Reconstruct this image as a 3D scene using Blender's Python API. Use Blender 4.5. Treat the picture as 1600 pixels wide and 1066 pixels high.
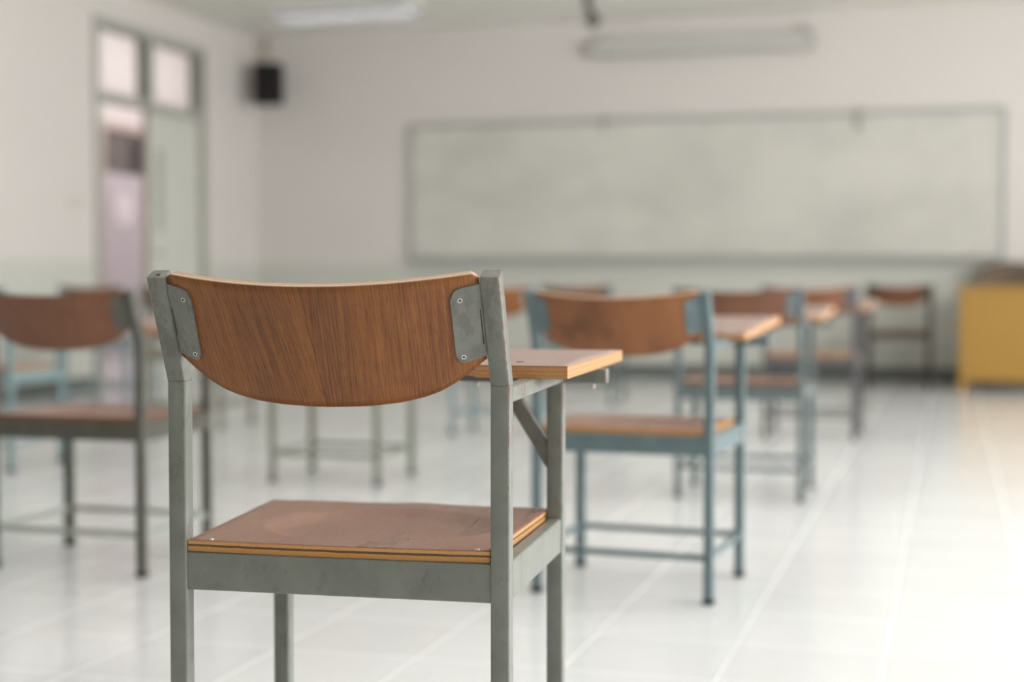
import bpy, bmesh, math, random
from mathutils import Vector, Matrix
random.seed(7)
C = bpy.context.scene.collection
for o in list(bpy.data.objects): bpy.data.objects.remove(o)

# ---------------------------------------------------------------- camera
cam_d = bpy.data.cameras.new('camera'); cam = bpy.data.objects.new('camera', cam_d); C.objects.link(cam)
cam_d.sensor_width = 36.0; cam_d.lens = 52.875; cam_d.clip_end = 100
cam.location = (0, 0, 0.80)
cam.rotation_euler = (math.radians(90 - 2.266), 0, math.radians(16.25))
cam_d.dof.use_dof = True; cam_d.dof.focus_distance = 1.95; cam_d.dof.aperture_fstop = 2.0
cam_d.dof.aperture_blades = 0
bpy.context.scene.camera = cam

# ---------------------------------------------------------------- world, colour, daylight through the windows
W = bpy.data.worlds.new('world'); bpy.context.scene.world = W; W.use_nodes = True
W.node_tree.nodes['Background'].inputs[0].default_value = (0.93, 0.97, 1.0, 1)
W.node_tree.nodes['Background'].inputs[1].default_value = 1.2
vs = bpy.context.scene.view_settings
vs.view_transform = 'Standard'; vs.look = 'None'; vs.gamma = 1.0; vs.use_curve_mapping = False
vs.exposure = 1.46

def area_light(name, loc, rot, sx, sy, power, col=(1, 1, 1)):
    d = bpy.data.lights.new(name, 'AREA'); d.shape = 'RECTANGLE'; d.size = sx; d.size_y = sy
    d.energy = power; d.color = col
    o = bpy.data.objects.new(name, d); o.location = loc; o.rotation_euler = rot; C.objects.link(o); return o

XR = 4.3; XL = -6.05; YF = 12.5; YB = -5.0; ZC = 3.0
WIN = [(-2.4, 0.4), (1.0, 3.8), (4.4, 7.2), (7.8, 10.6)]
for i, (a, b) in enumerate(WIN):
    area_light('window_daylight', (XR + 0.28, (a + b) / 2, 1.75), (0, math.radians(90), 0), 1.7, b - a, (10, 86, 125, 26)[i], (0.975, 0.96, 1.0))

# ---------------------------------------------------------------- material helpers
class NT:
    def __init__(s, name):
        s.m = bpy.data.materials.new(name); s.m.use_nodes = True; s.t = s.m.node_tree
        s.b = s.t.nodes['Principled BSDF']; s.out = s.t.nodes['Material Output']
    def n(s, typ, **kw):
        x = s.t.nodes.new(typ)
        for k, v in kw.items():
            if k.startswith('i_'): x.inputs[int(k[2:])].default_value = v
            else: setattr(x, k, v)
        return x
    def l(s, a, b): s.t.links.new(a, b)
    def math(s, op, a, b=None, c=None, clamp=False):
        x = s.n('ShaderNodeMath', operation=op); x.use_clamp = clamp
        for i, v in enumerate((a, b, c)):
            if v is None: continue
            if isinstance(v, (int, float)): x.inputs[i].default_value = v
            else: s.l(v, x.inputs[i])
        return x.outputs[0]
    def ramp(s, fac, pts, interp='LINEAR'):
        r = s.n('ShaderNodeValToRGB'); r.color_ramp.interpolation = interp
        e = r.color_ramp.elements
        while len(e) < len(pts): e.new(0.5)
        for q, (p, c) in zip(e, pts):
            q.position = p; q.color = (c if len(c) == 4 else (*c, 1)) if not isinstance(c, float) else (c, c, c, 1)
        s.l(fac, r.inputs[0]); return r.outputs[0]
    def mix(s, f, a, b, blend='MIX'):
        x = s.n('ShaderNodeMix', data_type='RGBA', blend_type=blend)
        for i, v in ((0, f), (6, a), (7, b)):
            if isinstance(v, (int, float)): x.inputs[i].default_value = v
            elif isinstance(v, tuple): x.inputs[i].default_value = (*v[:3], 1)
            else: s.l(v, x.inputs[i])
        return x.outputs[2]
    def noise(s, vec, scale, detail=3, rough=0.5, mapping=None):
        if mapping:
            mp = s.n('ShaderNodeMapping'); mp.inputs['Scale'].default_value = mapping
            s.l(vec, mp.inputs[0]); vec = mp.outputs[0]
        x = s.n('ShaderNodeTexNoise'); s.l(vec, x.inputs['Vector'])
        x.inputs['Scale'].default_value = scale; x.inputs['Detail'].default_value = detail
        x.inputs['Roughness'].default_value = rough; return x.outputs[0]
    def bump(s, h, strength, dist=0.001):
        x = s.n('ShaderNodeBump'); x.inputs['Strength'].default_value = strength
        x.inputs['Distance'].default_value = dist; s.l(h, x.inputs['Height']); s.l(x.outputs[0], s.b.inputs['Normal'])
    def set(s, col=None, rough=None, metal=None, spec=None):
        for k, v in (('Base Color', col), ('Roughness', rough), ('Metallic', metal), ('Specular IOR Level', spec)):
            if v is None: continue
            if isinstance(v, tuple): s.b.inputs[k].default_value = (*v[:3], 1)
            elif isinstance(v, (int, float)): s.b.inputs[k].default_value = v
            else: s.l(v, s.b.inputs[k])
        return s.m
    def co(s, out='Object'): return s.n('ShaderNodeTexCoord').outputs[out]

def plain(name, col, rough=0.5, metal=0.0, var=0.06, scale=8.0):
    t = NT(name); nz = t.noise(t.co(), scale, 4)
    dark = tuple(c * (1 - var) for c in col); lite = tuple(min(1, c * (1 + var)) for c in col)
    return t.set(t.mix(nz, dark, lite), rough, metal)

def wood(name, c0, c1, c2, rough=0.42, patch=1.0, seed=0.0, dark_spots=0.0, spec=0.5, fine=1.0, seam=False):
    """teak veneer, grain runs along V of the board's UV (metres)"""
    t = NT(name); uv = t.co('UV')
    mp = t.n('ShaderNodeMapping'); mp.inputs['Location'].default_value = (seed, seed * 0.37, 0)
    mp.inputs['Rotation'].default_value = (0, 0, math.radians(3)); t.l(uv, mp.inputs[0]); v = mp.outputs[0]
    if seam:   # two leaves of veneer meet left of the middle; the left one has slanting grain
        mp2 = t.n('ShaderNodeMapping'); mp2.inputs['Location'].default_value = (seed + 5, 2.0, 0)
        mp2.inputs['Rotation'].default_value = (0, 0, math.radians(9)); t.l(uv, mp2.inputs[0])
        su = t.n('ShaderNodeSeparateXYZ'); t.l(uv, su.inputs[0])
        edge_u = t.math('ADD', su.outputs[0], t.math('MULTIPLY', su.outputs[1], -0.08))
        vm = t.n('ShaderNodeMix', data_type='VECTOR'); t.l(t.math('LESS_THAN', edge_u, -0.012), vm.inputs[0])
        mp.inputs['Rotation'].default_value = (0, 0, math.radians(-0.5))
        t.l(mp.outputs[0], vm.inputs[4]); t.l(mp2.outputs[0], vm.inputs[5]); v = vm.outputs[1]
    wide = t.noise(v, 1.0, 3, 0.55, (14, 2.2, 1))
    grain = t.noise(v, 1.0, 5, 0.7, (260 * fine, 7, 1))
    pores = t.noise(v, 1.0, 2, 0.6, (900 * fine, 45, 1))
    cross = t.noise(v, 1.0, 3, 0.6, (60, 500, 1))
    col = t.mix(t.ramp(wide, [(0.36, 0.0), (0.64, 1.0)]), c0, c1)
    col = t.mix(t.math('MULTIPLY', t.ramp(grain, [(0.40, 0.0), (0.66, 1.0)]), 0.75), col, c2)
    pm = t.ramp(pores, [(0.55, 0.0), (0.66, 1.0)])
    col = t.mix(t.math('MULTIPLY', pm, 0.65), col, tuple(c * 0.42 for c in c0))
    col = t.mix(t.math('MULTIPLY', t.ramp(cross, [(0.55, 0.0), (0.7, 1.0)]), 0.18), col, tuple(c * 0.5 for c in c0))
    if seam:
        ln = t.math('LESS_THAN', t.math('ABSOLUTE', t.math('ADD', edge_u, 0.012)), 0.0006)
        col = t.mix(t.math('MULTIPLY', ln, t.math('MULTIPLY', grain, 1.1)), col, (0.05, 0.018, 0.008))
    if dark_spots:
        sp = t.noise(v, 1.0, 2, 0.5, (11, 9, 1))
        col = t.mix(t.math('MULTIPLY', t.ramp(sp, [(0.5, 0.0), (0.68, 1.0)]), dark_spots), col, tuple(c * 0.35 for c in c0))
    t.bump(t.math('ADD', grain, pores), 0.12, 0.0006)
    rr = t.math('ADD', t.math('MULTIPLY', wide, 0.16), rough - 0.08)
    return t.set(col, rr, 0.0, spec)

def ply_edge(name, stripes, base=(0.62, 0.34, 0.12)):
    t = NT(name); uv = t.co('UV'); sep = t.n('ShaderNodeSeparateXYZ'); t.l(uv, sep.inputs[0])
    nz = t.noise(uv, 1.0, 3, 0.6, (40, 3, 1))
    y = t.math('ADD', sep.outputs[1], t.math('MULTIPLY', t.math('SUBTRACT', nz, 0.5), 0.10))
    col = t.ramp(y, stripes, 'LINEAR')
    n2 = t.noise(uv, 1.0, 4, 0.7, (160, 5, 1))
    col = t.mix(t.math('MULTIPLY', t.ramp(n2, [(0.45, 0.0), (0.75, 1.0)]), 0.45), col, (0.30, 0.13, 0.04))
    return t.set(col, 0.55)

def paint(name, col, worn=0.0, rough=0.38, weld_z=None, stain=0.3):
    t = NT(name); c = t.co()
    a = t.noise(c, 22.0, 5, 0.6); b = t.noise(c, 90.0, 4, 0.65)
    cc = t.mix(t.ramp(a, [(0.3, 0.0), (0.7, 1.0)]), tuple(x * 0.86 for x in col), tuple(x * 1.1 for x in col))
    zs = t.n('ShaderNodeSeparateXYZ'); t.l(c, zs.inputs[0])
    up = t.math('MULTIPLY', t.math('GREATER_THAN', zs.outputs[2], 0.70), 0.085 if worn else 0.0)
    st = t.ramp(t.math('ADD', t.noise(c, 46.0, 5, 0.7, (1, 1, 0.5)), up), [(0.56, 0.0), (0.66, 1.0)])
    cc = t.mix(t.math('MULTIPLY', st, stain), cc, tuple(x * 0.6 for x in (col[0] * 1.12, col[1] * 0.93, col[2] * 0.90)))
    if weld_z:
        sp = t.n('ShaderNodeSeparateXYZ'); t.l(c, sp.inputs[0])
        d = t.math('ABSOLUTE', t.math('SUBTRACT', t.math('ADD', sp.outputs[2], t.math('MULTIPLY', b, 0.006)), weld_z + 0.003))
        ln = t.math('LESS_THAN', d, 0.0009)
        cc = t.mix(t.math('MULTIPLY', ln, 0.6), cc, (0.06, 0.06, 0.05))
    if worn:
        ge = t.n('ShaderNodeNewGeometry'); ab = t.n('ShaderNodeVectorMath', operation='ABSOLUTE'); t.l(ge.outputs['Normal'], ab.inputs[0])
        sn = t.n('ShaderNodeSeparateXYZ'); t.l(ab.outputs[0], sn.inputs[0])
        sn2 = t.n('ShaderNodeSeparateXYZ'); t.l(ge.outputs['Normal'], sn2.inputs[0])
        mxn = t.math('MAXIMUM', t.math('MAXIMUM', sn.outputs[0], sn.outputs[1]), sn.outputs[2])
        edge = t.math('MULTIPLY', t.math('MULTIPLY', t.math('SUBTRACT', 0.93, mxn), 8.0, clamp=True), t.math('GREATER_THAN', sn2.outputs[0], 0.45))
        n3 = t.noise(c, 120.0, 4, 0.7, (1, 1, 0.7)); n4 = t.noise(c, 28.0, 2, 0.5)
        sp2 = t.n('ShaderNodeSeparateXYZ'); t.l(c, sp2.inputs[0])
        side = t.math('GREATER_THAN', sp2.outputs[0], 0.15)
        hi = t.ramp(sp2.outputs[2], [(0.50, 0.01), (0.62, 0.16), (0.82, 0.21)])
        k = t.math('ADD', t.math('MULTIPLY', t.math('MULTIPLY', edge, side), hi), t.math('ADD', t.math('MULTIPLY', t.math('GREATER_THAN', t.math('MULTIPLY', sn2.outputs[0], side), 0.55), t.math('MULTIPLY', hi, 0.6)), t.math('MULTIPLY', t.math('SUBTRACT', n4, 0.5), 0.16)))
        chip = t.math('GREATER_THAN', t.math('ADD', n3, k), 0.70)
        cc = t.mix(chip, cc, (0.16, 0.085, 0.07))
    t.bump(b, 0.06, 0.001)
    return t.set(cc, rough)

def srgb(r, g, b):
    f = lambda v: (v / 255 / 12.92) if v <= 10 else ((v / 255 + 0.055) / 1.055) ** 2.4
    return (f(r), f(g), f(b))

M = {}
M['wood_back'] = wood('teak_back', (0.145, 0.043, 0.012), (0.25, 0.082, 0.018), (0.42, 0.165, 0.038), 0.45, seed=3.1, fine=1.5, seam=True)
M['wood_back_b'] = wood('teak_back_red', (0.15, 0.055, 0.027), (0.21, 0.082, 0.038), (0.27, 0.115, 0.056), 0.40, seed=9.3, dark_spots=0.15)
M['wood_back_c'] = wood('teak_back_spotted', (0.20, 0.066, 0.019), (0.28, 0.10, 0.027), (0.33, 0.13, 0.040), 0.40, seed=5.7, dark_spots=0.45)
M['wood_back_d'] = wood('teak_back_dark', (0.13, 0.048, 0.022), (0.18, 0.07, 0.03), (0.22, 0.09, 0.045), 0.45, seed=4.4)
M['wood_seat'] = wood('teak_seat', (0.20, 0.088, 0.054), (0.28, 0.13, 0.08), (0.35, 0.18, 0.115), 0.29, seed=1.9)
M['wood_tablet'] = wood('teak_tablet', (0.32, 0.21, 0.17), (0.38, 0.25, 0.205), (0.44, 0.30, 0.245), 0.36, seed=7.7)
T_, D_ = (0.72, 0.40, 0.14), (0.10, 0.045, 0.02)
M['edge_back'] = ply_edge('ply_edge_back', [(0.0, (0.45, 0.2, 0.07)), (0.12, T_), (0.30, (0.66, 0.52, 0.42)), (0.42, (0.34, 0.2, 0.13)), (0.5, (0.68, 0.56, 0.48)), (0.82, (0.62, 0.47, 0.36)), (0.90, (0.45, 0.22, 0.08)), (1.0, (0.32, 0.13, 0.05))])
M['edge_seat'] = ply_edge('ply_edge_seat', [(0.0, (0.10, 0.04, 0.02)), (0.10, (0.42, 0.20, 0.06)), (0.46, (0.54, 0.27, 0.08)), (0.50, D_), (0.66, D_), (0.70, (0.60, 0.31, 0.10)), (0.92, (0.62, 0.33, 0.12)), (1.0, (0.30, 0.12, 0.06))])
M['edge_dark'] = ply_edge('ply_edge_dark', [(0.0, (0.08, 0.04, 0.02)), (0.5, (0.17, 0.085, 0.045)), (1.0, (0.10, 0.05, 0.03))])
M['edge_tablet'] = ply_edge('ply_edge_tablet', [(0.0, (0.280, 0.122, 0.040)), (0.08, (0.496, 0.258, 0.104)), (0.28, (0.400, 0.190, 0.064)), (0.36, (0.528, 0.289, 0.120)), (0.60, (0.368, 0.175, 0.064)), (0.66, (0.528, 0.274, 0.104)), (0.90, (0.480, 0.228, 0.088)), (1.0, (0.176, 0.068, 0.040))])
M['grey'] = paint('grey_paint', (0.198, 0.206, 0.178), 1.0, 0.34, 0.6685, 0.6)
M['olive'] = paint('olive_grey_paint', (0.08, 0.077, 0.062), rough=0.35)
M['blue'] = paint('blue_grey_paint', (0.115, 0.165, 0.175), rough=0.32)
M['bluegreen'] = paint('grey_green_paint', (0.115, 0.145, 0.148), rough=0.34)
M['teal'] = paint('teal_paint', (0.20, 0.28, 0.29), rough=0.34)
M['purple'] = paint('purplish_grey_paint', (0.085, 0.08, 0.088), rough=0.35)
M['brownmetal'] = paint('dark_brown_paint', (0.035, 0.03, 0.024), rough=0.4)
M['sage'] = paint('sage_paint', (0.19, 0.205, 0.16), rough=0.36)
M['paleflat'] = paint('pale_green_bar_paint', (0.33, 0.36, 0.31), rough=0.4)
M['steel'] = plain('bolt_steel', (0.62, 0.60, 0.56), 0.25, 0.9)
M['rubber'] = plain('black_rubber', (0.02, 0.02, 0.02), 0.6)
M['dark'] = plain('dark_gap', (0.03, 0.028, 0.025), 0.8)

# ---------------------------------------------------------------- mesh helpers
def link(name, bm, mats, parent=None, smooth=False, loc=None):
    me = bpy.data.meshes.new(name); bmesh.ops.recalc_face_normals(bm, faces=bm.faces[:]); bm.to_mesh(me); bm.free()
    if not isinstance(mats, (list, tuple)): mats = [mats]
    for m in mats: me.materials.append(m)
    if smooth:
        for p in me.polygons: p.use_smooth = True
        try: me.set_sharp_from_angle(angle=math.radians(38))
        except Exception: pass
    o = bpy.data.objects.new(name, me); C.objects.link(o)
    if parent: o.parent = parent
    if loc: o.location = loc
    return o

def box(bm, x0, x1, y0, y1, z0, z1, bev=0.0, mi=0):
    r = bmesh.ops.create_cube(bm, size=1.0, matrix=Matrix.Translation(((x0 + x1) / 2, (y0 + y1) / 2, (z0 + z1) / 2)) @ Matrix.Diagonal((x1 - x0, y1 - y0, z1 - z0, 1)))
    fs = {f for v in r['verts'] for f in v.link_faces}
    for f in fs: f.material_index = mi
    if bev:
        es = list({e for v in r['verts'] for e in v.link_edges})
        bmesh.ops.bevel(bm, geom=es, offset=bev, segments=2, affect='EDGES', profile=0.6)
    return r['verts']

def profile(w, d, r, seg=3):
    pts = []
    for cx, cy, a0 in ((w / 2 - r, d / 2 - r, 0), (-w / 2 + r, d / 2 - r, 90), (-w / 2 + r, -d / 2 + r, 180), (w / 2 - r, -d / 2 + r, 270)):
        for k in range(seg + 1):
            a = math.radians(a0 + 90 * k / seg); pts.append((cx + r * math.cos(a), cy + r * math.sin(a)))
    return pts

def tube(bm, path, w, d, side=(1, 0, 0), r=0.0028, seg=3, mi=0, capr=0.0012):
    """rounded rectangular tube swept along path with mitred bends; w measured along 'side'"""
    P = [Vector(p) for p in path]; side = Vector(side).normalized(); rings = []; pr = profile(w, d, r, seg)
    dirs = [(P[i + 1] - P[i]).normalized() for i in range(len(P) - 1)]
    def ring(c, t, sc=1.0, mit=1.0):
        s = (side - t * side.dot(t)).normalized(); q = t.cross(s)
        return [bm.verts.new(c + s * (x * sc) + q * (y * sc * mit)) for x, y in pr]
    sc = 1 - 2 * capr / min(w, d)
    rings.append(ring(P[0], dirs[0], sc)); rings.append(ring(P[0] + dirs[0] * capr, dirs[0]))
    for i in range(1, len(P) - 1):
        t = (dirs[i - 1] + dirs[i]).normalized(); c = t.dot(dirs[i])
        rings.append(ring(P[i], t, 1.0, 1 / c))
    rings.append(ring(P[-1] - dirs[-1] * capr, dirs[-1])); rings.append(ring(P[-1], dirs[-1], sc))
    n = len(pr)
    for a, b in zip(rings, rings[1:]):
        for k in range(n): bm.faces.new((a[k], a[(k + 1) % n], b[(k + 1) % n], b[k])).material_index = mi
    bm.faces.new(rings[0][::-1]); bm.faces.new(rings[-1])

def cyl(bm, p0, p1, r, seg=16, r2=None, mi=0):
    p0, p1 = Vector(p0), Vector(p1); d = p1 - p0
    m = Matrix.Translation((p0 + p1) / 2) @ d.to_track_quat('Z', 'Y').to_matrix().to_4x4()
    q = bmesh.ops.create_cone(bm, cap_ends=True, segments=seg, radius1=r, radius2=r if r2 is None else r2, depth=d.length, matrix=m)
    for f in {f for v in q['verts'] for f in v.link_faces}: f.material_index = mi

def sheet(fn, nu, nv, th, bow=0.0012):
    """solid bent sheet. fn(s,t)->(point, normal, (u,v)); faces: mat 0, rim: mat 1 with UV.y across the thickness"""
    bm = bmesh.new(); uvl = bm.loops.layers.uv.new('uv')
    A, B, UV = {}, {}, {}
    for i in range(nu + 1):
        for j in range(nv + 1):
            p, n, uv = fn(i / nu, j / nv); n = n.normalized()
            A[i, j] = bm.verts.new(p); B[i, j] = bm.verts.new(p - n * th); UV[i, j] = uv
    def quad(vs_, uvs, mi):
        f = bm.faces.new(vs_); f.material_index = mi; f.smooth = (mi == 0)
        for lp, q in zip(f.loops, uvs): lp[uvl].uv = q
    for i in range(nu):
        for j in range(nv):
            k = [(i, j), (i + 1, j), (i + 1, j + 1), (i, j + 1)]
            quad([A[q] for q in k], [UV[q] for q in k], 0); quad([B[q] for q in k[::-1]], [UV[q] for q in k[::-1]], 0)
    rim = [(i, 0) for i in range(nu)] + [(nu, j) for j in range(nv)] + [(i, nv) for i in range(nu, 0, -1)] + [(0, j) for j in range(nv, 0, -1)]
    L = 0.0
    for a, b in zip(rim, rim[1:] + rim[:1]):
        l2 = L + (A[a].co - A[b].co).length
        if l2 - L > 1e-7: quad([A[a], B[a], B[b], A[b]], [(L, 1), (L, 0), (l2, 0), (l2, 1)], 1)
        L = l2
    return bm

def interp(tab, x):
    x = abs(x)
    for (a, p), (b, q) in zip(tab, tab[1:]):
        if x <= b: return p + (q - p) * (x - a) / (b - a)
    return tab[-1][1]

def empty(name, loc, rz, label, cat, group=None):
    o = bpy.data.objects.new(name, None); o.empty_display_size = 0.1; C.objects.link(o)
    o.location = loc; o.rotation_euler = (0, 0, rz); o['label'] = label; o['category'] = cat
    if group: o['group'] = group
    return o

def tag(o, label, cat, group=None):
    o['label'] = label; o['category'] = cat
    if group: o['group'] = group
    return o

def struct(name, bm, mats, parent=None):
    o = link(name, bm, mats, parent)
    o['kind'] = 'structure'
    return o

# ---------------------------------------------------------------- the room
def wall_mat():
    t = NT('wall_paint'); g = t.n('ShaderNodeNewGeometry'); sp = t.n('ShaderNodeSeparateXYZ'); t.l(g.outputs['Position'], sp.inputs[0])
    low = t.math('LESS_THAN', sp.outputs[2], 0.955)
    nz = t.noise(g.outputs['Position'], 1.3, 4)
    a = t.mix(nz, (0.69, 0.645, 0.605), (0.73, 0.685, 0.645)); b = t.mix(nz, (0.58, 0.58, 0.52), (0.62, 0.62, 0.56))
    t.bump(t.noise(g.outputs['Position'], 60, 3), 0.08, 0.002)
    return t.set(t.mix(low, a, b), 0.6)
M['wall'] = wall_mat()
M['ceiling'] = plain('ceiling_paint', (0.88, 0.87, 0.81), 0.8, var=0.02, scale=1.5)
M['base'] = plain('baseboard_grey', (0.115, 0.125, 0.115), 0.35)

def floor_mat():
    t = NT('floor_tiles'); g = t.n('ShaderNodeNewGeometry'); sp = t.n('ShaderNodeSeparateXYZ'); t.l(g.outputs['Position'], sp.inputs[0])
    per = 0.3185
    def grid(o, off, w):
        q = t.math('FRACT', t.math('DIVIDE', t.math('SUBTRACT', o, off - 50 * per), per))
        return t.math('LESS_THAN', t.math('ABSOLUTE', t.math('SUBTRACT', q, 0.5)), w / per / 2)
    gx = grid(sp.outputs[0], -0.444 + per / 2, 0.0045); gy = grid(sp.outputs[1], 3.30 + per / 2, 0.004)
    def cell(o, off): return t.math('FLOOR', t.math('DIVIDE', t.math('SUBTRACT', o, off), per))
    cx = t.n('ShaderNodeCombineXYZ'); t.l(cell(sp.outputs[0], -0.444), cx.inputs[0]); t.l(cell(sp.outputs[1], 3.30), cx.inputs[1])
    wn = t.n('ShaderNodeTexWhiteNoise', noise_dimensions='3D'); t.l(cx.outputs[0], wn.inputs[0])
    tile = t.mix(wn.outputs[0], (0.745, 0.745, 0.745), (0.79, 0.79, 0.79))
    cl = t.noise(g.outputs['Position'], 3.0, 5)
    tile = t.mix(t.math('MULTIPLY', cl, 0.25), tile, (0.70, 0.70, 0.70))
    col = t.mix(gx, t.mix(t.math('MULTIPLY', gy, 0.4), tile, (0.84, 0.83, 0.82)), (0.84, 0.84, 0.84))
    ro = t.math('ADD', t.math('MULTIPLY', t.math('MAXIMUM', gx, gy), 0.2), t.math('ADD', 0.10, t.math('MULTIPLY', cl, 0.10)))
    wv = t.noise(g.outputs['Position'], 9.0, 2)
    t.bump(wv, 0.05, 0.004)
    return t.set(col, ro, 0, 0.5)
M['floor'] = floor_mat()

bm = bmesh.new(); box(bm, XL - 0.15, XR + 0.15, YB - 0.15, YF + 0.15, -0.1, 0); struct('floor', bm, M['floor'])
bm = bmesh.new(); box(bm, XL - 0.15, XR + 0.15, YB - 0.15, YF + 0.15, ZC, ZC + 0.1); struct('ceiling', bm, M['ceiling'])
bm = bmesh.new(); box(bm, XL - 0.15, XR + 0.15, YF, YF + 0.15, 0, ZC); struct('wall_front', bm, M['wall'])
def wall_x(name, x0, x1, y0, y1, holes):
    """wall running along Y between planes x0,x1 with holes (ya, yb, za, zb)"""
    bm = bmesh.new(); y = y0
    for ya, yb, za, zb in sorted(holes):
        if ya > y: box(bm, x0, x1, y, ya, 0, ZC)
        if za > 0: box(bm, x0, x1, ya, yb, 0, za)
        if zb < ZC: box(bm, x0, x1, ya, yb, zb, ZC)
        y = yb
    box(bm, x0, x1, y, y1, 0, ZC)
    return struct(name, bm, M['wall'])
DY0, DY1, DZ = 9.79, 11.51, 2.755
wall_x('wall_left', XL - 0.15, XL, YB, YF, [(DY0, DY1, 0, DZ)])
wall_x('wall_right', XR, XR + 0.15, YB, YF, [(a, b, 0.9, 2.6) for a, b in WIN])
bm = bmesh.new(); box(bm, XL, XR, YB - 0.15, YB, 0, ZC)
struct('wall_back', bm, M['wall'])

def glass_mat():
    t = NT('window_glass'); tr = t.n('ShaderNodeBsdfTransparent'); gl = t.n('ShaderNodeBsdfGlossy'); gl.inputs['Roughness'].default_value = 0.35
    mx = t.n('ShaderNodeMixShader'); mx.inputs[0].default_value = 0.03
    tr.inputs[0].default_value = (0.95, 0.96, 0.95, 1)
    t.l(tr.outputs[0], mx.inputs[1]); t.l(gl.outputs[0], mx.inputs[2]); t.l(mx.outputs[0], t.out.inputs[0])
    return t.m
M['glass'] = glass_mat()
M['frame'] = plain('sage_frame', (0.42, 0.425, 0.375), 0.45)
M['alu'] = plain('aluminium', (0.50, 0.51, 0.49), 0.35, 0.4)
for i, (a, b) in enumerate(WIN):
    bm = bmesh.new()
    for (ya, yb, za, zb) in ((a, b, 0.9, 0.95), (a, b, 2.55, 2.6), (a, a + 0.05, 0.9, 2.6), (b - 0.05, b, 0.9, 2.6), ((a + b) / 2 - 0.025, (a + b) / 2 + 0.025, 0.9, 2.6), (a, b, 2.0, 2.04)):
        box(bm, XR + 0.04, XR + 0.09, ya, yb, za, zb)
    w = struct('window_%d' % (i + 1), bm, M['frame'])
    bm = bmesh.new(); box(bm, XR + 0.062, XR + 0.066, a + 0.04, b - 0.04, 0.94, 2.56); link('pane', bm, M['glass'], w)
for nm, a in (('baseboard_front', (XL, XR, YF - 0.012, YF, 0, 0.105)), ('baseboard_right', (XR - 0.012, XR, YB, YF - 0.012, 0, 0.105)), ('baseboard_back', (XL, XR - 0.012, YB, YB + 0.012, 0, 0.105))):
    bm = bmesh.new(); box(bm, *a); struct(nm, bm, M['base'])
bm = bmesh.new(); box(bm, XL, XL + 0.012, YB + 0.012, DY0 - 0.06, 0, 0.105); box(bm, XL, XL + 0.012, DY1 + 0.06, YF - 0.012, 0, 0.105)
struct('baseboard_left', bm, M['base'])

# corridor beyond the door
CX = -8.2
M['corr'] = plain('corridor_wall', (0.68, 0.635, 0.62), 0.6, var=0.03, scale=1.0)
bm = bmesh.new(); box(bm, CX - 0.1, XL - 0.15, 8.5, 16.1, -0.1, 0); struct('floor_corridor', bm, M['floor'])
bm = bmesh.new(); box(bm, CX - 0.1, XL - 0.15, 8.5, 16.1, 3.6, 3.7); struct('ceiling_corridor', bm, M['ceiling'])
bm = bmesh.new(); box(bm, CX - 0.1, CX, 8.5, 16.1, 0, 3.6); struct('wall_corridor', bm, M['corr'])
bm = bmesh.new(); box(bm, CX, XL - 0.15, 8.4, 8.5, 0, 3.6); struct('wall_corridor_near', bm, M['corr'])
bm = bmesh.new(); box(bm, CX, XL - 0.15, 16.0, 16.1, 0, 3.6); struct('wall_corridor_end', bm, M['corr'])
bm = bmesh.new(); box(bm, XL - 0.15, XL, YF + 0.15, 16.1, 0, 3.6); box(bm, XL - 0.15, XL, 8.4, YF + 0.15, ZC + 0.1, 3.6); struct('wall_corridor_side', bm, M['corr'])
area_light('corridor_fill', (-7.15, 13.6, 3.55), (0, 0, 0), 1.2, 3.6, 22, (1.0, 0.94, 0.96))  # unseen lamp below the corridor ceiling, added to brighten the corridor

# classroom double door (frame, transom panes, closed leaf, open leaf)
M['leaf'] = plain('pale_green_door', (0.64, 0.64, 0.575), 0.45)
M['lilac'] = plain('lilac_gloss', (0.62, 0.58, 0.61), 0.22)
fx0, fx1 = XL - 0.11, XL + 0.02
bm = bmesh.new()
box(bm, fx0, fx1, DY0, DY0 + 0.06, 0, DZ); box(bm, fx0, fx1, DY1 - 0.06, DY1, 0, DZ)
box(bm, fx0, fx1, DY0 + 0.06, DY1 - 0.06, DZ - 0.06, DZ)
box(bm, fx0, fx1, DY0 + 0.06, DY1 - 0.06, 2.15, 2.215)
box(bm, fx0, fx1, 10.58, 10.64, 2.215, DZ - 0.06)
dr = struct('door_1', bm, M['frame'])
for a, b in ((DY0 + 0.06, 10.58), (10.64, DY1 - 0.06)):
    bm = bmesh.new(); box(bm, XL - 0.052, XL - 0.047, a, b, 2.215, DZ - 0.06); link('transom_pane', bm, M['glass'], dr)
bm = bmesh.new(); ya, yb = 10.615, DY1 - 0.062
for (p, q, r_, s_) in ((ya, 10.73, 0.01, 2.148), (10.86, yb, 0.01, 2.148), (10.73, 10.86, 0.01, 1.2), (10.73, 10.86, 1.86, 2.148)):
    box(bm, XL - 0.07, XL - 0.03, p, q, r_, s_)
lf = link('door_leaf', bm, M['leaf'], dr)
bm = bmesh.new(); box(bm, XL - 0.053, XL - 0.047, 10.73, 10.86, 1.2, 1.86); link('vision_pane', bm, plain('wired_glass', (0.46, 0.48, 0.42), 0.15), lf)
bm = bmesh.new(); box(bm, XL - 0.072, XL - 0.028, ya - 0.012, ya + 0.02, 0.01, 2.148); link('edge_strip', bm, plain('beige_edge', (0.46, 0.41, 0.34), 0.5), lf)
bm = bmesh.new(); cyl(bm, (XL - 0.03, ya + 0.06, 1.02), (XL + 0.02, ya + 0.06, 1.02), 0.01); cyl(bm, (XL + 0.02, ya + 0.05, 1.02), (XL + 0.02, ya + 0.16, 1.02), 0.009)
link('door_handle', bm, M['steel'], lf)
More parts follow.
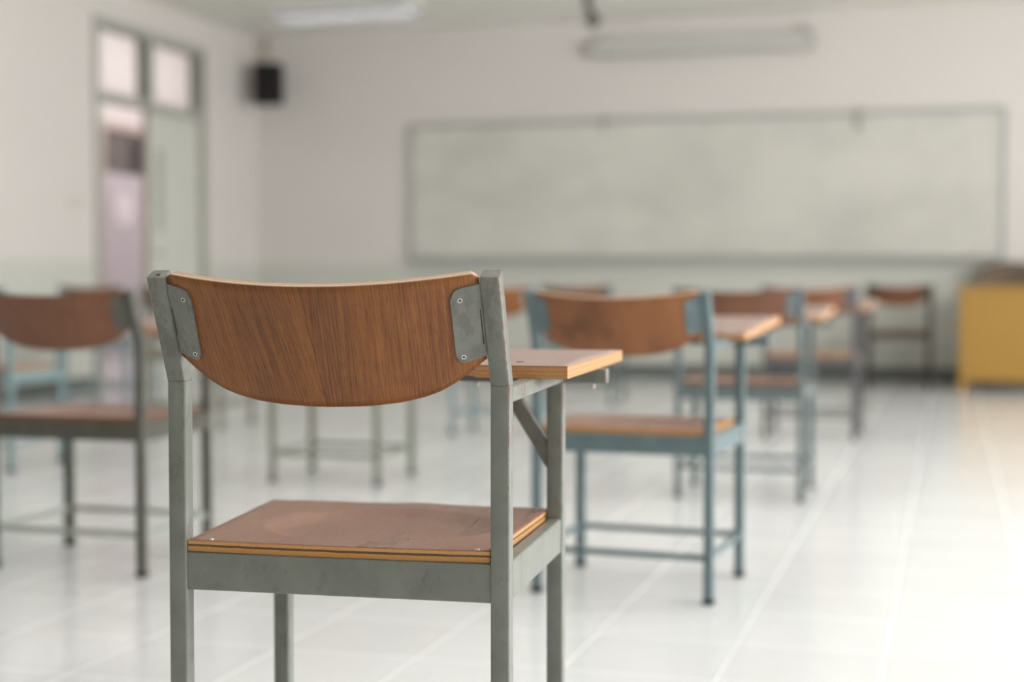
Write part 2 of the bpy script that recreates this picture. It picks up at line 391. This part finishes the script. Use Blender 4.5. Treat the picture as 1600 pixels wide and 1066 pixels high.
bm = bmesh.new(); box(bm, XL - 0.11 - 0.72, XL - 0.112, DY0 + 0.005, DY0 + 0.045, 0.01, 2.145); link('door_leaf', bm, M['leaf'], dr)

# door across the corridor
bm = bmesh.new()
box(bm, CX, CX + 0.05, 13.30, 13.38, 0, 2.42); box(bm, CX, CX + 0.05, 14.32, 14.40, 0, 2.42); box(bm, CX, CX + 0.05, 13.38, 14.32, 2.34, 2.42)
d2 = struct('door_2', bm, plain('peach_frame', (0.55, 0.46, 0.41), 0.5))
bm = bmesh.new(); box(bm, CX + 0.004, CX + 0.03, 13.38, 14.32, 0.01, 1.90); lf2 = link('door_leaf', bm, M['lilac'], d2)
M['darkpane'] = plain('dark_pane', (0.16, 0.145, 0.135), 0.3)
bm = bmesh.new(); box(bm, CX + 0.004, CX + 0.02, 13.38, 14.32, 1.90, 2.34); link('transom_pane', bm, M['darkpane'], d2)
bm = bmesh.new(); box(bm, CX + 0.02, CX + 0.034, 13.93, 14.14, 1.93, 2.28); link('transom_vent', bm, plain('black_vent', (0.05, 0.045, 0.045), 0.5), d2)
bm = bmesh.new(); cyl(bm, (CX + 0.03, 13.78, 1.54), (CX + 0.036, 13.78, 1.54), 0.17, 28); o = link('door_painted_reflection', bm, plain('reflection_white', (0.86, 0.80, 0.81), 0.4), d2)  # white disc painted in as a soft bright reflection on the door leaf

# light switch
bm = bmesh.new(); box(bm, XL, XL + 0.009, 9.46, 9.58, 1.325, 1.405, 0.002); sw = link('light_switch', bm, plain('cream_plastic', (0.62, 0.56, 0.47), 0.4))
tag(sw, 'small cream light switch plate on the left wall beside the door', 'switch')
for k in range(2):
    bm = bmesh.new(); box(bm, XL + 0.009, XL + 0.013, 9.485 + 0.04 * k, 9.513 + 0.04 * k, 1.345, 1.385, 0.001); link('rocker', bm, plain('rocker_plastic', (0.68, 0.63, 0.55), 0.35), sw)

# whiteboard
def board_mat():
    t = NT('whiteboard_enamel'); c = t.co(); a = t.noise(c, 1.0, 4, 0.6, (0.9, 1, 1.6)); b = t.noise(c, 1.0, 3, 0.6, (3.0, 1, 7.0))
    col = t.mix(t.ramp(a, [(0.42, 0.0), (0.66, 1.0)]), (0.67, 0.65, 0.585), (0.565, 0.55, 0.495))
    col = t.mix(t.math('MULTIPLY', t.ramp(b, [(0.5, 0.0), (0.75, 1.0)]), 0.25), col, (0.55, 0.57, 0.56))
    return t.set(col, 0.24)
bx0, bx1, bz0, bz1 = -4.585, 0.405, 0.975, 2.175
wb = empty('whiteboard', (0, YF, 0), 0, 'long wide whiteboard with grey frame on the front wall', 'whiteboard')
def wbox(name, m, *a, bev=0.0):
    bm = bmesh.new(); box(bm, *a, bev); return link(name, bm, m, wb)
wbox('writing_surface', board_mat(), bx0 + 0.03, bx1 - 0.03, -0.022, 0, bz0 + 0.03, bz1 - 0.03)
bm = bmesh.new()
box(bm, bx0, bx1, -0.032, 0, bz1 - 0.035, bz1, 0.004); box(bm, bx0, bx1, -0.032, 0, bz0, bz0 + 0.035, 0.004)
box(bm, bx0, bx0 + 0.035, -0.032, 0, bz0 + 0.035, bz1 - 0.035); box(bm, bx1 - 0.035, bx1, -0.032, 0, bz0 + 0.035, bz1 - 0.035)
link('board_frame', bm, plain('board_frame_grey', (0.38, 0.39, 0.38), 0.4), wb)
bm = bmesh.new(); box(bm, bx0 + 0.02, bx1 - 0.02, -0.115, -0.032, bz0 - 0.008, bz0 + 0.004); box(bm, bx0 + 0.02, bx1 - 0.02, -0.115, -0.108, bz0 + 0.004, bz0 + 0.02)
link('pen_tray', bm, plain('tray_grey', (0.36, 0.38, 0.35), 0.4), wb)
for xx, L in ((-2.83, 0.07), (-0.73, 0.13)):
    bm = bmesh.new(); box(bm, xx - 0.025, xx + 0.025, -0.045, -0.032, bz1 - 0.02, bz1 + 0.01); box(bm, xx - 0.012, xx + 0.012, -0.042, -0.036, bz1 - L - 0.02, bz1 - 0.02)
    link('hanging_clip', bm, plain('clip_metal', (0.30, 0.29, 0.27), 0.4, 0.3), wb)

# roll-up projection screen
ps = empty('projection_screen', (-2.01, YF, 2.755), 0, 'rolled up projector screen in a long white case above the whiteboard', 'projector screen')
bm = bmesh.new(); pr_ = profile(0.085, 0.11, 0.02)
rings = [[bm.verts.new((x, -0.075 + a, b)) for a, b in pr_] for x in (-0.9, 0.9)]
for k in range(len(pr_)): bm.faces.new((rings[0][k], rings[0][(k + 1) % len(pr_)], rings[1][(k + 1) % len(pr_)], rings[1][k]))
link('screen_case', bm, plain('screen_case_white', (0.58, 0.58, 0.53), 0.45), ps)
for s in (-1, 1):
    bm = bmesh.new(); box(bm, min(s * 0.9, s * 0.935), max(s * 0.9, s * 0.935), -0.122, -0.028, -0.06, 0.06, 0.008); link('end_cap', bm, plain('end_cap_plastic', (0.45, 0.44, 0.40), 0.5), ps)
    bm = bmesh.new(); box(bm, s * 0.86 - 0.02, s * 0.86 + 0.02, -0.05, 0, 0.03, 0.12); link('wall_bracket', bm, M['alu'], ps)
bm = bmesh.new(); box(bm, -0.88, 0.88, -0.085, -0.065, -0.075, -0.056, 0.004); link('bottom_bar', bm, M['alu'], ps)

# loudspeaker in the corner
sp = empty('loudspeaker', (-5.79, 12.2, 2.54), math.radians(14), 'black loudspeaker mounted high in the corner of the room', 'loudspeaker')
bm = bmesh.new(); box(bm, -0.118, 0.118, -0.095, 0.10, -0.175, 0.175, 0.012); link('speaker_case', bm, plain('speaker_black', (0.010, 0.010, 0.011), 0.8), sp)
bm = bmesh.new(); box(bm, -0.105, 0.105, -0.103, -0.093, -0.162, 0.162, 0.006); link('speaker_grille', bm, plain('grille_black', (0.007, 0.007, 0.007), 0.9), sp)
bm = bmesh.new(); tube(bm, [(0, 0.085, 0), (0, 0.305, 0)], 0.04, 0.04); tube(bm, [(0, 0.29, -0.06), (0, 0.29, 0.06)], 0.05, 0.012); link('speaker_bracket', bm, M['rubber'], sp)
bm = bmesh.new(); box(bm, -5.985, -5.92, YF - 0.03, YF, 2.70, 3.0, 0.003); o = link('cable_trunking', bm, plain('beige_trunking', (0.50, 0.45, 0.38), 0.5))
tag(o, 'short beige cable duct running from loudspeaker up to ceiling', 'cable duct')

# ceiling mounted arm
cb = empty('ceiling_bracket', (-2.42, 10.3, ZC), 0, 'dark grey metal bracket hanging down from the ceiling', 'bracket')
bm = bmesh.new(); box(bm, -0.07, 0.07, -0.07, 0.07, -0.012, 0, 0.002); link('mounting_plate', bm, M['olive'], cb)
bm = bmesh.new(); tube(bm, [(-0.045, 0, -0.012), (-0.03, 0, -0.28), (0.01, 0, -0.36), (0.05, 0, -0.40)], 0.05, 0.05); link('bracket_arm', bm, M['olive'], cb)
bm = bmesh.new(); cyl(bm, (0.0, -0.035, -0.385), (0.0, 0.035, -0.385), 0.042, 18); link('pivot', bm, M['olive'], cb)

# ceiling lights (louvred fluorescent troffers)
def emit(name, col, st):
    t = NT(name); e = t.n('ShaderNodeEmission'); e.inputs[0].default_value = (*col, 1); e.inputs[1].default_value = st
    t.l(e.outputs[0], t.out.inputs[0]); return t.m
M['tube'] = emit('fluorescent_tube', (1.0, 0.975, 0.99), 9.5)
M['troffer'] = plain('troffer_white', (0.75, 0.75, 0.72), 0.3)
M['louvre'] = plain('louvre_metal', (0.42, 0.425, 0.43), 0.4, 0.0)
def ceiling_light(x, y, label):
    t = empty('ceiling_light', (x, y, ZC), 0, label, 'ceiling light', 'fluorescent lights on the ceiling')
    bm = bmesh.new(); L, Wd, H = 0.61, 0.15, 0.042
    box(bm, -L, L, -Wd, Wd, -0.01, 0)
    for s in (-1, 1):
        box(bm, -L, L, min(s * Wd, s * (Wd - 0.012)), max(s * Wd, s * (Wd - 0.012)), -H, -0.01)
        box(bm, min(s * L, s * (L - 0.012)), max(s * L, s * (L - 0.012)), -Wd + 0.012, Wd - 0.012, -H, -0.01)
    link('housing', bm, M['troffer'], t)
    for s in (-1, 1):
        bm = bmesh.new(); cyl(bm, (-0.58, s * 0.07, -0.024), (0.58, s * 0.07, -0.024), 0.013, 14); link('lamp_tube', bm, M['tube'], t)
    bm = bmesh.new()
    for k in range(27):
        x_ = -0.572 + k * 0.044; box(bm, x_ - 0.0015, x_ + 0.0015, -Wd + 0.006, Wd - 0.006, -0.078, -0.040)
    box(bm, 0.598, 0.601, -Wd + 0.006, Wd - 0.006, -0.078, -0.040)
    for k in range(7):
        y_ = -0.138 + k * 0.046; box(bm, -0.59, 0.59, y_ - 0.0015, y_ + 0.0015, -0.078, -0.040)
    link('louvre', bm, M['louvre'], t)
ceiling_light(-4.67, 11.28, 'lit louvred fluorescent light on the ceiling near the front wall')
for y, w in ((8.3, 'over the third and fourth rows of chairs'), (5.3, 'over the second row of chairs'), (2.3, 'over the nearest chair row'))[:]:  # out-of-view fixtures added for more top light on the floor
    for x, v in ((-4.67, 'left'), (-2.5, 'middle'), (-0.4, 'right')):
        ceiling_light(x, y, 'added out-of-view louvred fluorescent ceiling light %s, %s of its row' % (w, v))

# ---------------------------------------------------------------- tablet arm chair
BOT = [(0, 0.167), (0.06, 0.1662), (0.10, 0.1637), (0.13, 0.159), (0.15, 0.1535), (0.17, 0.1445), (0.19, 0.132), (0.205, 0.121), (0.23, 0.106)]
def make_chair(px, py, rotz, label, metal, back='wood_back', W_=0.4385, D=0.377, seat_z=0.4415, top_z=0.81, lean=0.062, tablet=True, brace=False, tab_raise=0.0,
               bar=None, fine=False, tab_slope=0.04, stretch_z=0.115, name='lecture_chair', width=0.025, rivet='steel', seatm='wood_seat', edges=None, feet=True):
    """px,py = floor point of the rear right leg"""
    c, s = math.cos(rotz), math.sin(rotz); lx, ly = W_ / 2, -D / 2
    root = empty(name, (px - (lx * c - ly * s), py - (lx * s + ly * c), 0), rotz, label, 'chair', 'lecture chairs in the classroom')
    m = M[metal]; mb = M[bar] if bar else m; hw = W_ / 2; h = width / 2
    f0 = 0.012 if feet else 0.0
    bend = seat_z + 0.2285 * (top_z - seat_z) / 0.3685
    ty = -lean; L = math.hypot(lean, top_z - bend)
    d = Vector((0, lean, -(top_z - bend))).normalized(); n = Vector((0, -(top_z - bend), -lean)).normalized()
    for sx in (-1, 1):
        bm = bmesh.new(); x = sx * hw
        tube(bm, [(x, -D / 2, f0), (x, -D / 2, bend), (x, -D / 2 + ty, top_z)], width, width, r=0.003 if fine else 0.004)
        lg = link('rear_leg', bm, m, root, True)
        if feet:
            bm = bmesh.new(); box(bm, x - h - 0.0015, x + h + 0.0015, -D / 2 - h - 0.0015, -D / 2 + h + 0.0015, 0, 0.015, 0.003); link('rubber_foot', bm, M['rubber'], lg)
        bm = bmesh.new(); y = D / 2; zt = 0.643 * top_z / 0.81 + tab_raise if (tablet and sx > 0) else seat_z - 0.002
        tube(bm, [(x, y, f0), (x, y, zt)], width, width, r=0.003); lg2 = link('front_leg', bm, m, root, True)
        if feet:
            bm = bmesh.new(); box(bm, x - h - 0.0015, x + h + 0.0015, y - h - 0.0015, y + h + 0.0015, 0, 0.015, 0.003); link('rubber_foot', bm, M['rubber'], lg2)
        if fine:
            # small drain hole in the cap of the post, bead of weld left open beside the plate
            bm = bmesh.new(); p = Vector((x + (0.004 if sx > 0 else 0.001), -D / 2 + ty, top_z)) + n * 0.004
            if sx < 0:
                cyl(bm, p - (-d) * 0.001, p + (-d) * 0.0004, 0.0028, 14); link('cap_hole', bm, M['dark'], lg)
    # frame rails
    rz0 = seat_z - 0.051
    bm = bmesh.new()
    tube(bm, [(-hw + h, -D / 2 + 0.001, seat_z - 0.0255), (hw - h, -D / 2 + 0.001, seat_z - 0.0255)], 0.051, 0.02, side=(0, 0, 1), capr=0.0003)
    tube(bm, [(-hw + h, D / 2, seat_z - 0.0255), (hw - h, D / 2, seat_z - 0.0255)], 0.051, 0.02, side=(0, 0, 1), capr=0.0003)
    for sx in (-1, 1):
        tube(bm, [(sx * hw, -D / 2 + h, seat_z - 0.0255), (sx * hw, D / 2 - h, seat_z - 0.0255)], 0.051, 0.02, side=(0, 0, 1), capr=0.0003)
    link('seat_frame', bm, m, root, True)
    # floor stretchers: one ring of four flat bars
    for a, b in (((-hw + h, -D / 2, 0), (hw - h, -D / 2, 0)), ((-hw + h, D / 2, 0), (hw - h, D / 2, 0)), ((-hw, -D / 2 + h, 0), (-hw, D / 2 - h, 0)), ((hw, -D / 2 + h, 0), (hw, D / 2 - h, 0))):
        bm = bmesh.new(); tube(bm, [(a[0], a[1], stretch_z), (b[0], b[1], stretch_z)], 0.016, 0.012, side=(0, 0, 1), r=0.002); link('stretcher', bm, mb, root, True)
    # seat: ply board with a shallow dish
    xf = -hw - h - 0.012
    x0, x1, y0, y1 = -hw + h + 0.001, hw - h - 0.001, -D / 2 - 0.009, D / 2 + 0.022
    tz = seat_z + 0.0155
    def sf(s_, t_):
        # ease points towards rounded front corners
        xl = x0 + (xf - x0) * t_; u, v = xl + (x1 - xl) * s_, y0 + (y1 - y0) * t_
        r = math.hypot((u) / 0.172, (v - 0.005) / 0.150); k = max(0.0, 1 - r ** 3.2)
        dish = -0.0105 * min(1.0, k * 1.7)
        sag = -0.0012 * (1 - abs(2 * s_ - 1) ** 2) * (1 - t_)
        sad = 0.004 * math.exp(-(u / 0.05) ** 2) * max(0, t_ - 0.5) if t_ > 0.5 else 0
        return Vector((u, v, tz + dish + sag + sad - 0.005 * t_)), Vector((0, 0, 1)), (u, v)
    bm = sheet(sf, 44, 40, 0.0150); seat = link('seat', bm, [M[seatm], M[edges or 'edge_seat']], root)
    if fine:
        for q in ((x0 + 0.028, y0 + 0.012), (x1 - 0.02, y0 + 0.012)):
            bm = bmesh.new(); cyl(bm, (q[0], q[1], tz - 0.002), (q[0], q[1], tz + 0.0012), 0.0045, 16, 0.003); link('rivet', bm, M['steel'], seat)
    # backrest
    half = hw - h - 0.001; T = Vector((0, -D / 2 + ty, top_z + 0.004)); kk = (top_z - seat_z) / 0.3685 * (1.0 if fine else 0.98)
    def bulge(u): return 0.042 * (1 - (u / half) ** 2)
    def surf(u, v, off=0.0095):
        nn = (n + Vector((1, 0, 0)) * (0.084 * u / half / half)).normalized()
        return T + Vector((1, 0, 0)) * u + d * v + n * (bulge(u) + off), nn
    def bf(s_, t_):
        q = 2 * s_ - 1; u = half * q
        top = 0.0 if abs(q) < 0.965 else 0.006 * ((abs(q) - 0.965) / 0.035) ** 2
        v = top + (interp(BOT, u * 0.212 / half) * kk - top) * t_
        p, nn = surf(u, v); return p, nn, (u, v)
    bm = sheet(bf, 56, 14, 0.0115); bk = link('backrest', bm, [M[back], M[edges or 'edge_back']], root)
    # mounting plates
    for sx in (-1, 1):
        bm = bmesh.new()
        vt, vb = 0.017 * kk, 0.119 * kk; nu, nv = 8, 24; reach = 0.036
        A, B = {}, {}
        for i in range(nu + 1):
            for j in range(nv + 1):
                a = i / nu; u = half + 0.003 - (reach + 0.003) * a - 0.0
                # slanted top and bottom, rounded inner corners
                vv0 = vt + 0.004 * a * 0 - 0.004 * (1 - a); vv1 = vb + 0.001 - 0.010 * (1 - a)
                rc = 0.013; din = a * reach - (reach - rc)
                cut = rc - math.sqrt(max(0, rc * rc - din * din)) if din > 0 else 0
                v = (vv0 + cut) + (vv1 - vv0 - 2 * cut) * (j / nv)
                p, nn = surf(sx * u, v, 0.0098)
                A[i, j] = bm.verts.new(p + nn * 0.0024); B[i, j] = bm.verts.new(p)
        def qd(*k): bm.faces.new(k)
        for i in range(nu):
            for j in range(nv):
                qd(A[i, j], A[i + 1, j], A[i + 1, j + 1], A[i, j + 1]); qd(B[i, j + 1], B[i + 1, j + 1], B[i + 1, j], B[i, j])
        for i in range(nu):
            qd(A[i, 0], B[i, 0], B[i + 1, 0], A[i + 1, 0]); qd(A[i, nv], A[i + 1, nv], B[i + 1, nv], B[i, nv])
        for j in range(nv):
            qd(A[0, j], A[0, j + 1], B[0, j + 1], B[0, j]); qd(A[nu, j], B[nu, j], B[nu, j + 1], A[nu, j + 1])
        pl = link('mounting_plate', bm, m, root, True)
        for (ru, rv) in ((half - 0.024, vt + 0.014), (half - 0.0265, vb - 0.011)):
            p, nn = surf(sx * ru, rv, 0.0122)
            bm = bmesh.new(); cyl(bm, p - nn * 0.001, p + nn * 0.0013, 0.0038, 20, 0.0032); cyl(bm, p + nn * 0.001, p + nn * 0.00145, 0.0018, 14, mi=1)
            link('rivet', bm, [M[rivet], M['dark']], pl)
        if fine:
            bm = bmesh.new(); a0, _ = surf(sx * (half - 0.0015), vt + 0.030, 0.0124); b0, _ = surf(sx * (half - 0.0015), vt + (0.078 if sx > 0 else 0.07), 0.0124)
            tube(bm, [a0, b0], 0.0013 if sx > 0 else 0.0009, 0.0012, r=0.0003, seg=1, capr=0.0002); link('weld_gap', bm, M['dark'], pl)
    # writing tablet on the right
    if tablet:
        ks = top_z / 0.81; yn = -D / 2 + 0.165; zb = 0.662 * ks + tab_raise
        Lf = lambda y: hw - 0.070 - (0.15 * max(0, min(1, (y - yn) / 0.16)) ** 1.3)
        def tf(s_, t_):
            y = yn + 0.40 * t_; xr = hw + 0.055 + 0.019 * t_; xl = Lf(y)
            x = xl + (xr - xl) * s_
            # eased corners
            e = 0.0
            return Vector((x, y, zb + 0.017 + tab_slope * (y - yn))), Vector((0, 0, 1)), (x, y)
        bm = sheet(tf, 10, 24, 0.0175); tb = link('tablet', bm, [M['wood_tablet'], M['edge_tablet']], root)
        bm = bmesh.new(); zz = zb + 0.017 + tab_slope * 0.08
        cyl(bm, (hw - 0.028, yn + 0.08, zz - 0.003), (hw - 0.028, yn + 0.08, zz + 0.0006), 0.0055, 16); link('bolt', bm, M['dark'], tb)
        bm = bmesh.new(); zr = zb - 0.0115
        tube(bm, [(hw, -D / 2 + h, zr), (hw, D / 2 + 0.10, zr + tab_slope * 0.3)], 0.022, 0.020, r=0.002); tube(bm, [(hw - 0.155, D / 2 + 0.026, zr - 0.001 + 0.002), (hw + 0.075, D / 2 + 0.026, zr + 0.001)], 0.025, 0.022, side=(0, 1, 0), r=0.002)
        link('tablet_bracket', bm, m, root, True)
        for q in (-0.13, 0.052):
            bm = bmesh.new(); cyl(bm, (hw + q, D / 2 + 0.026, zr - 0.018), (hw + q, D / 2 + 0.026, zr - 0.01), 0.004, 10); link('bolt', bm, M['steel'], root)
        if brace:
            bm = bmesh.new(); tube(bm, [(hw - 0.004, D / 2, zr - 0.132), (hw - 0.085, D / 2 + 0.012, zr - 0.006)], 0.021, 0.021, side=(0, 1, 0), r=0.002); link('brace', bm, m, root, True)
    return root

R = math.radians
chairA = make_chair(-0.545, 1.824, R(4.05), 'nearest grey steel lecture chair with curved wooden backrest and writing tablet in sharp focus', 'grey', fine=True, brace=True, rivet='steel', tab_slope=0.012, tab_raise=0.005)
S = dict(seat_z=0.4185, top_z=0.775, lean=0.06, tab_raise=0.016, tab_slope=0.09, W_=0.449)
make_chair(-2.093, 3.602, R(0.25), 'dark olive lecture chair at the left edge with reddish wooden backrest', 'olive', back='wood_back_b', bar='paleflat', edges='edge_dark', **dict(S, W_=0.46))
make_chair(-0.567, 3.685, R(-3.75), 'blue grey lecture chair just ahead of the nearest chair, with dark-spotted orange backrest', 'blue', back='wood_back_c', **S)
make_chair(-0.514, 5.502, R(-0.25), 'grey lecture chair with blue-grey posts, third from the viewer in the right row', 'bluegreen', back='wood_back_d', edges='edge_dark', **S)
make_chair(-0.458, 7.742, R(-0.75), 'purplish grey lecture chair, fourth from the viewer in the right row', 'purple', back='wood_back_b', **S)
make_chair(-0.146, 11.60, R(1.25), 'dark brown chair without a tablet against the front wall left of the yellow desk', 'brownmetal', back='wood_back_d', tablet=False, seatm='wood_back_d', width=0.040, edges='edge_dark', **S)
make_chair(-2.142, 5.472, R(-0.75), 'sage green lecture chair hidden behind the nearest backrest, its thin legs showing below', 'sage', **S)
make_chair(-2.046, 7.442, R(0.25), 'blue lecture chair whose orange backrest shows between the nearest chair and the spotted one', 'teal', back='wood_back_c', **S)
make_chair(-2.115, 9.566, R(0.25), 'distant lecture chair whose top rises behind the dark-spotted backrest', 'bluegreen', back='wood_back_b', **S)
make_chair(-3.792, 5.466, R(0.25), 'teal lecture chair cut by the left edge behind the olive chair', 'teal', back='wood_back_b', **S)
make_chair(-3.799, 7.387, R(0.25), 'distant sage lecture chair between the olive chair and the nearest chair', 'sage', back='wood_back_b', **S)
make_chair(-5.05, 8.53, R(0.25), 'distant teal lecture chair near the left wall seen under the olive chair backrest', 'teal', back='wood_back_b', **S)

# ---------------------------------------------------------------- teacher's desk and chair
M['yellow'] = plain('yellow_laminate', (0.37, 0.205, 0.035), 0.4, var=0.05, scale=5)
dk = empty('teacher_desk', (0.72, 11.66, 0), 0, 'yellow wooden teacher desk standing before the front wall at right', 'desk')
def dbox(name, *a, bev=0.003, par=None):
    bm = bmesh.new(); box(bm, *a, bev); return link(name, bm, M['yellow'], par or dk)
dbox('desktop', -0.67, 0.67, -0.27, 0.24, 0.735, 0.765)
dbox('side_panel', -0.655, -0.60, -0.255, 0.225, 0, 0.735); dbox('side_panel', 0.60, 0.655, -0.255, 0.225, 0, 0.735)
dbox('front_panel', -0.60, 0.60, -0.25, -0.23, 0.075, 0.735)
dbox('drawer_box', 0.20, 0.60, -0.20, 0.22, 0.10, 0.733)
tc = empty('teacher_chair', (0.44, 12.13, 0), math.radians(180), 'brown chair with a rounded back tucked behind the yellow desk', 'chair')
M['brownwood'] = plain('brown_wood', (0.13, 0.088, 0.05), 0.5, var=0.15)
bm = bmesh.new(); box(bm, -0.20, 0.20, -0.10, 0.16, 0.43, 0.455, 0.008); link('seat', bm, M['brownwood'], tc)
for x in (-0.17, 0.17):
    bm = bmesh.new(); tube(bm, [(x, -0.09, 0), (x, -0.09, 0.44), (x, -0.15, 0.80)], 0.03, 0.03); link('rear_leg', bm, M['brownwood'], tc)
    bm = bmesh.new(); tube(bm, [(x, 0.13, 0), (x, 0.13, 0.43)], 0.03, 0.03); link('front_leg', bm, M['brownwood'], tc)
def tb_(s_, t_):
    q = 2 * s_ - 1; u = 0.245 * q; top = 0.955 - 0.085 * abs(q) ** 2.6
    z = 0.62 + (top - 0.62) * t_
    return Vector((u, -0.135 - 0.03 * (1 - q * q) - 0.1 * (z - 0.62), z)), Vector((0, -1, 0)), (u, z)
link('backrest', sheet(tb_, 24, 6, 0.015), [M['brownwood'], M['brownwood']], tc)
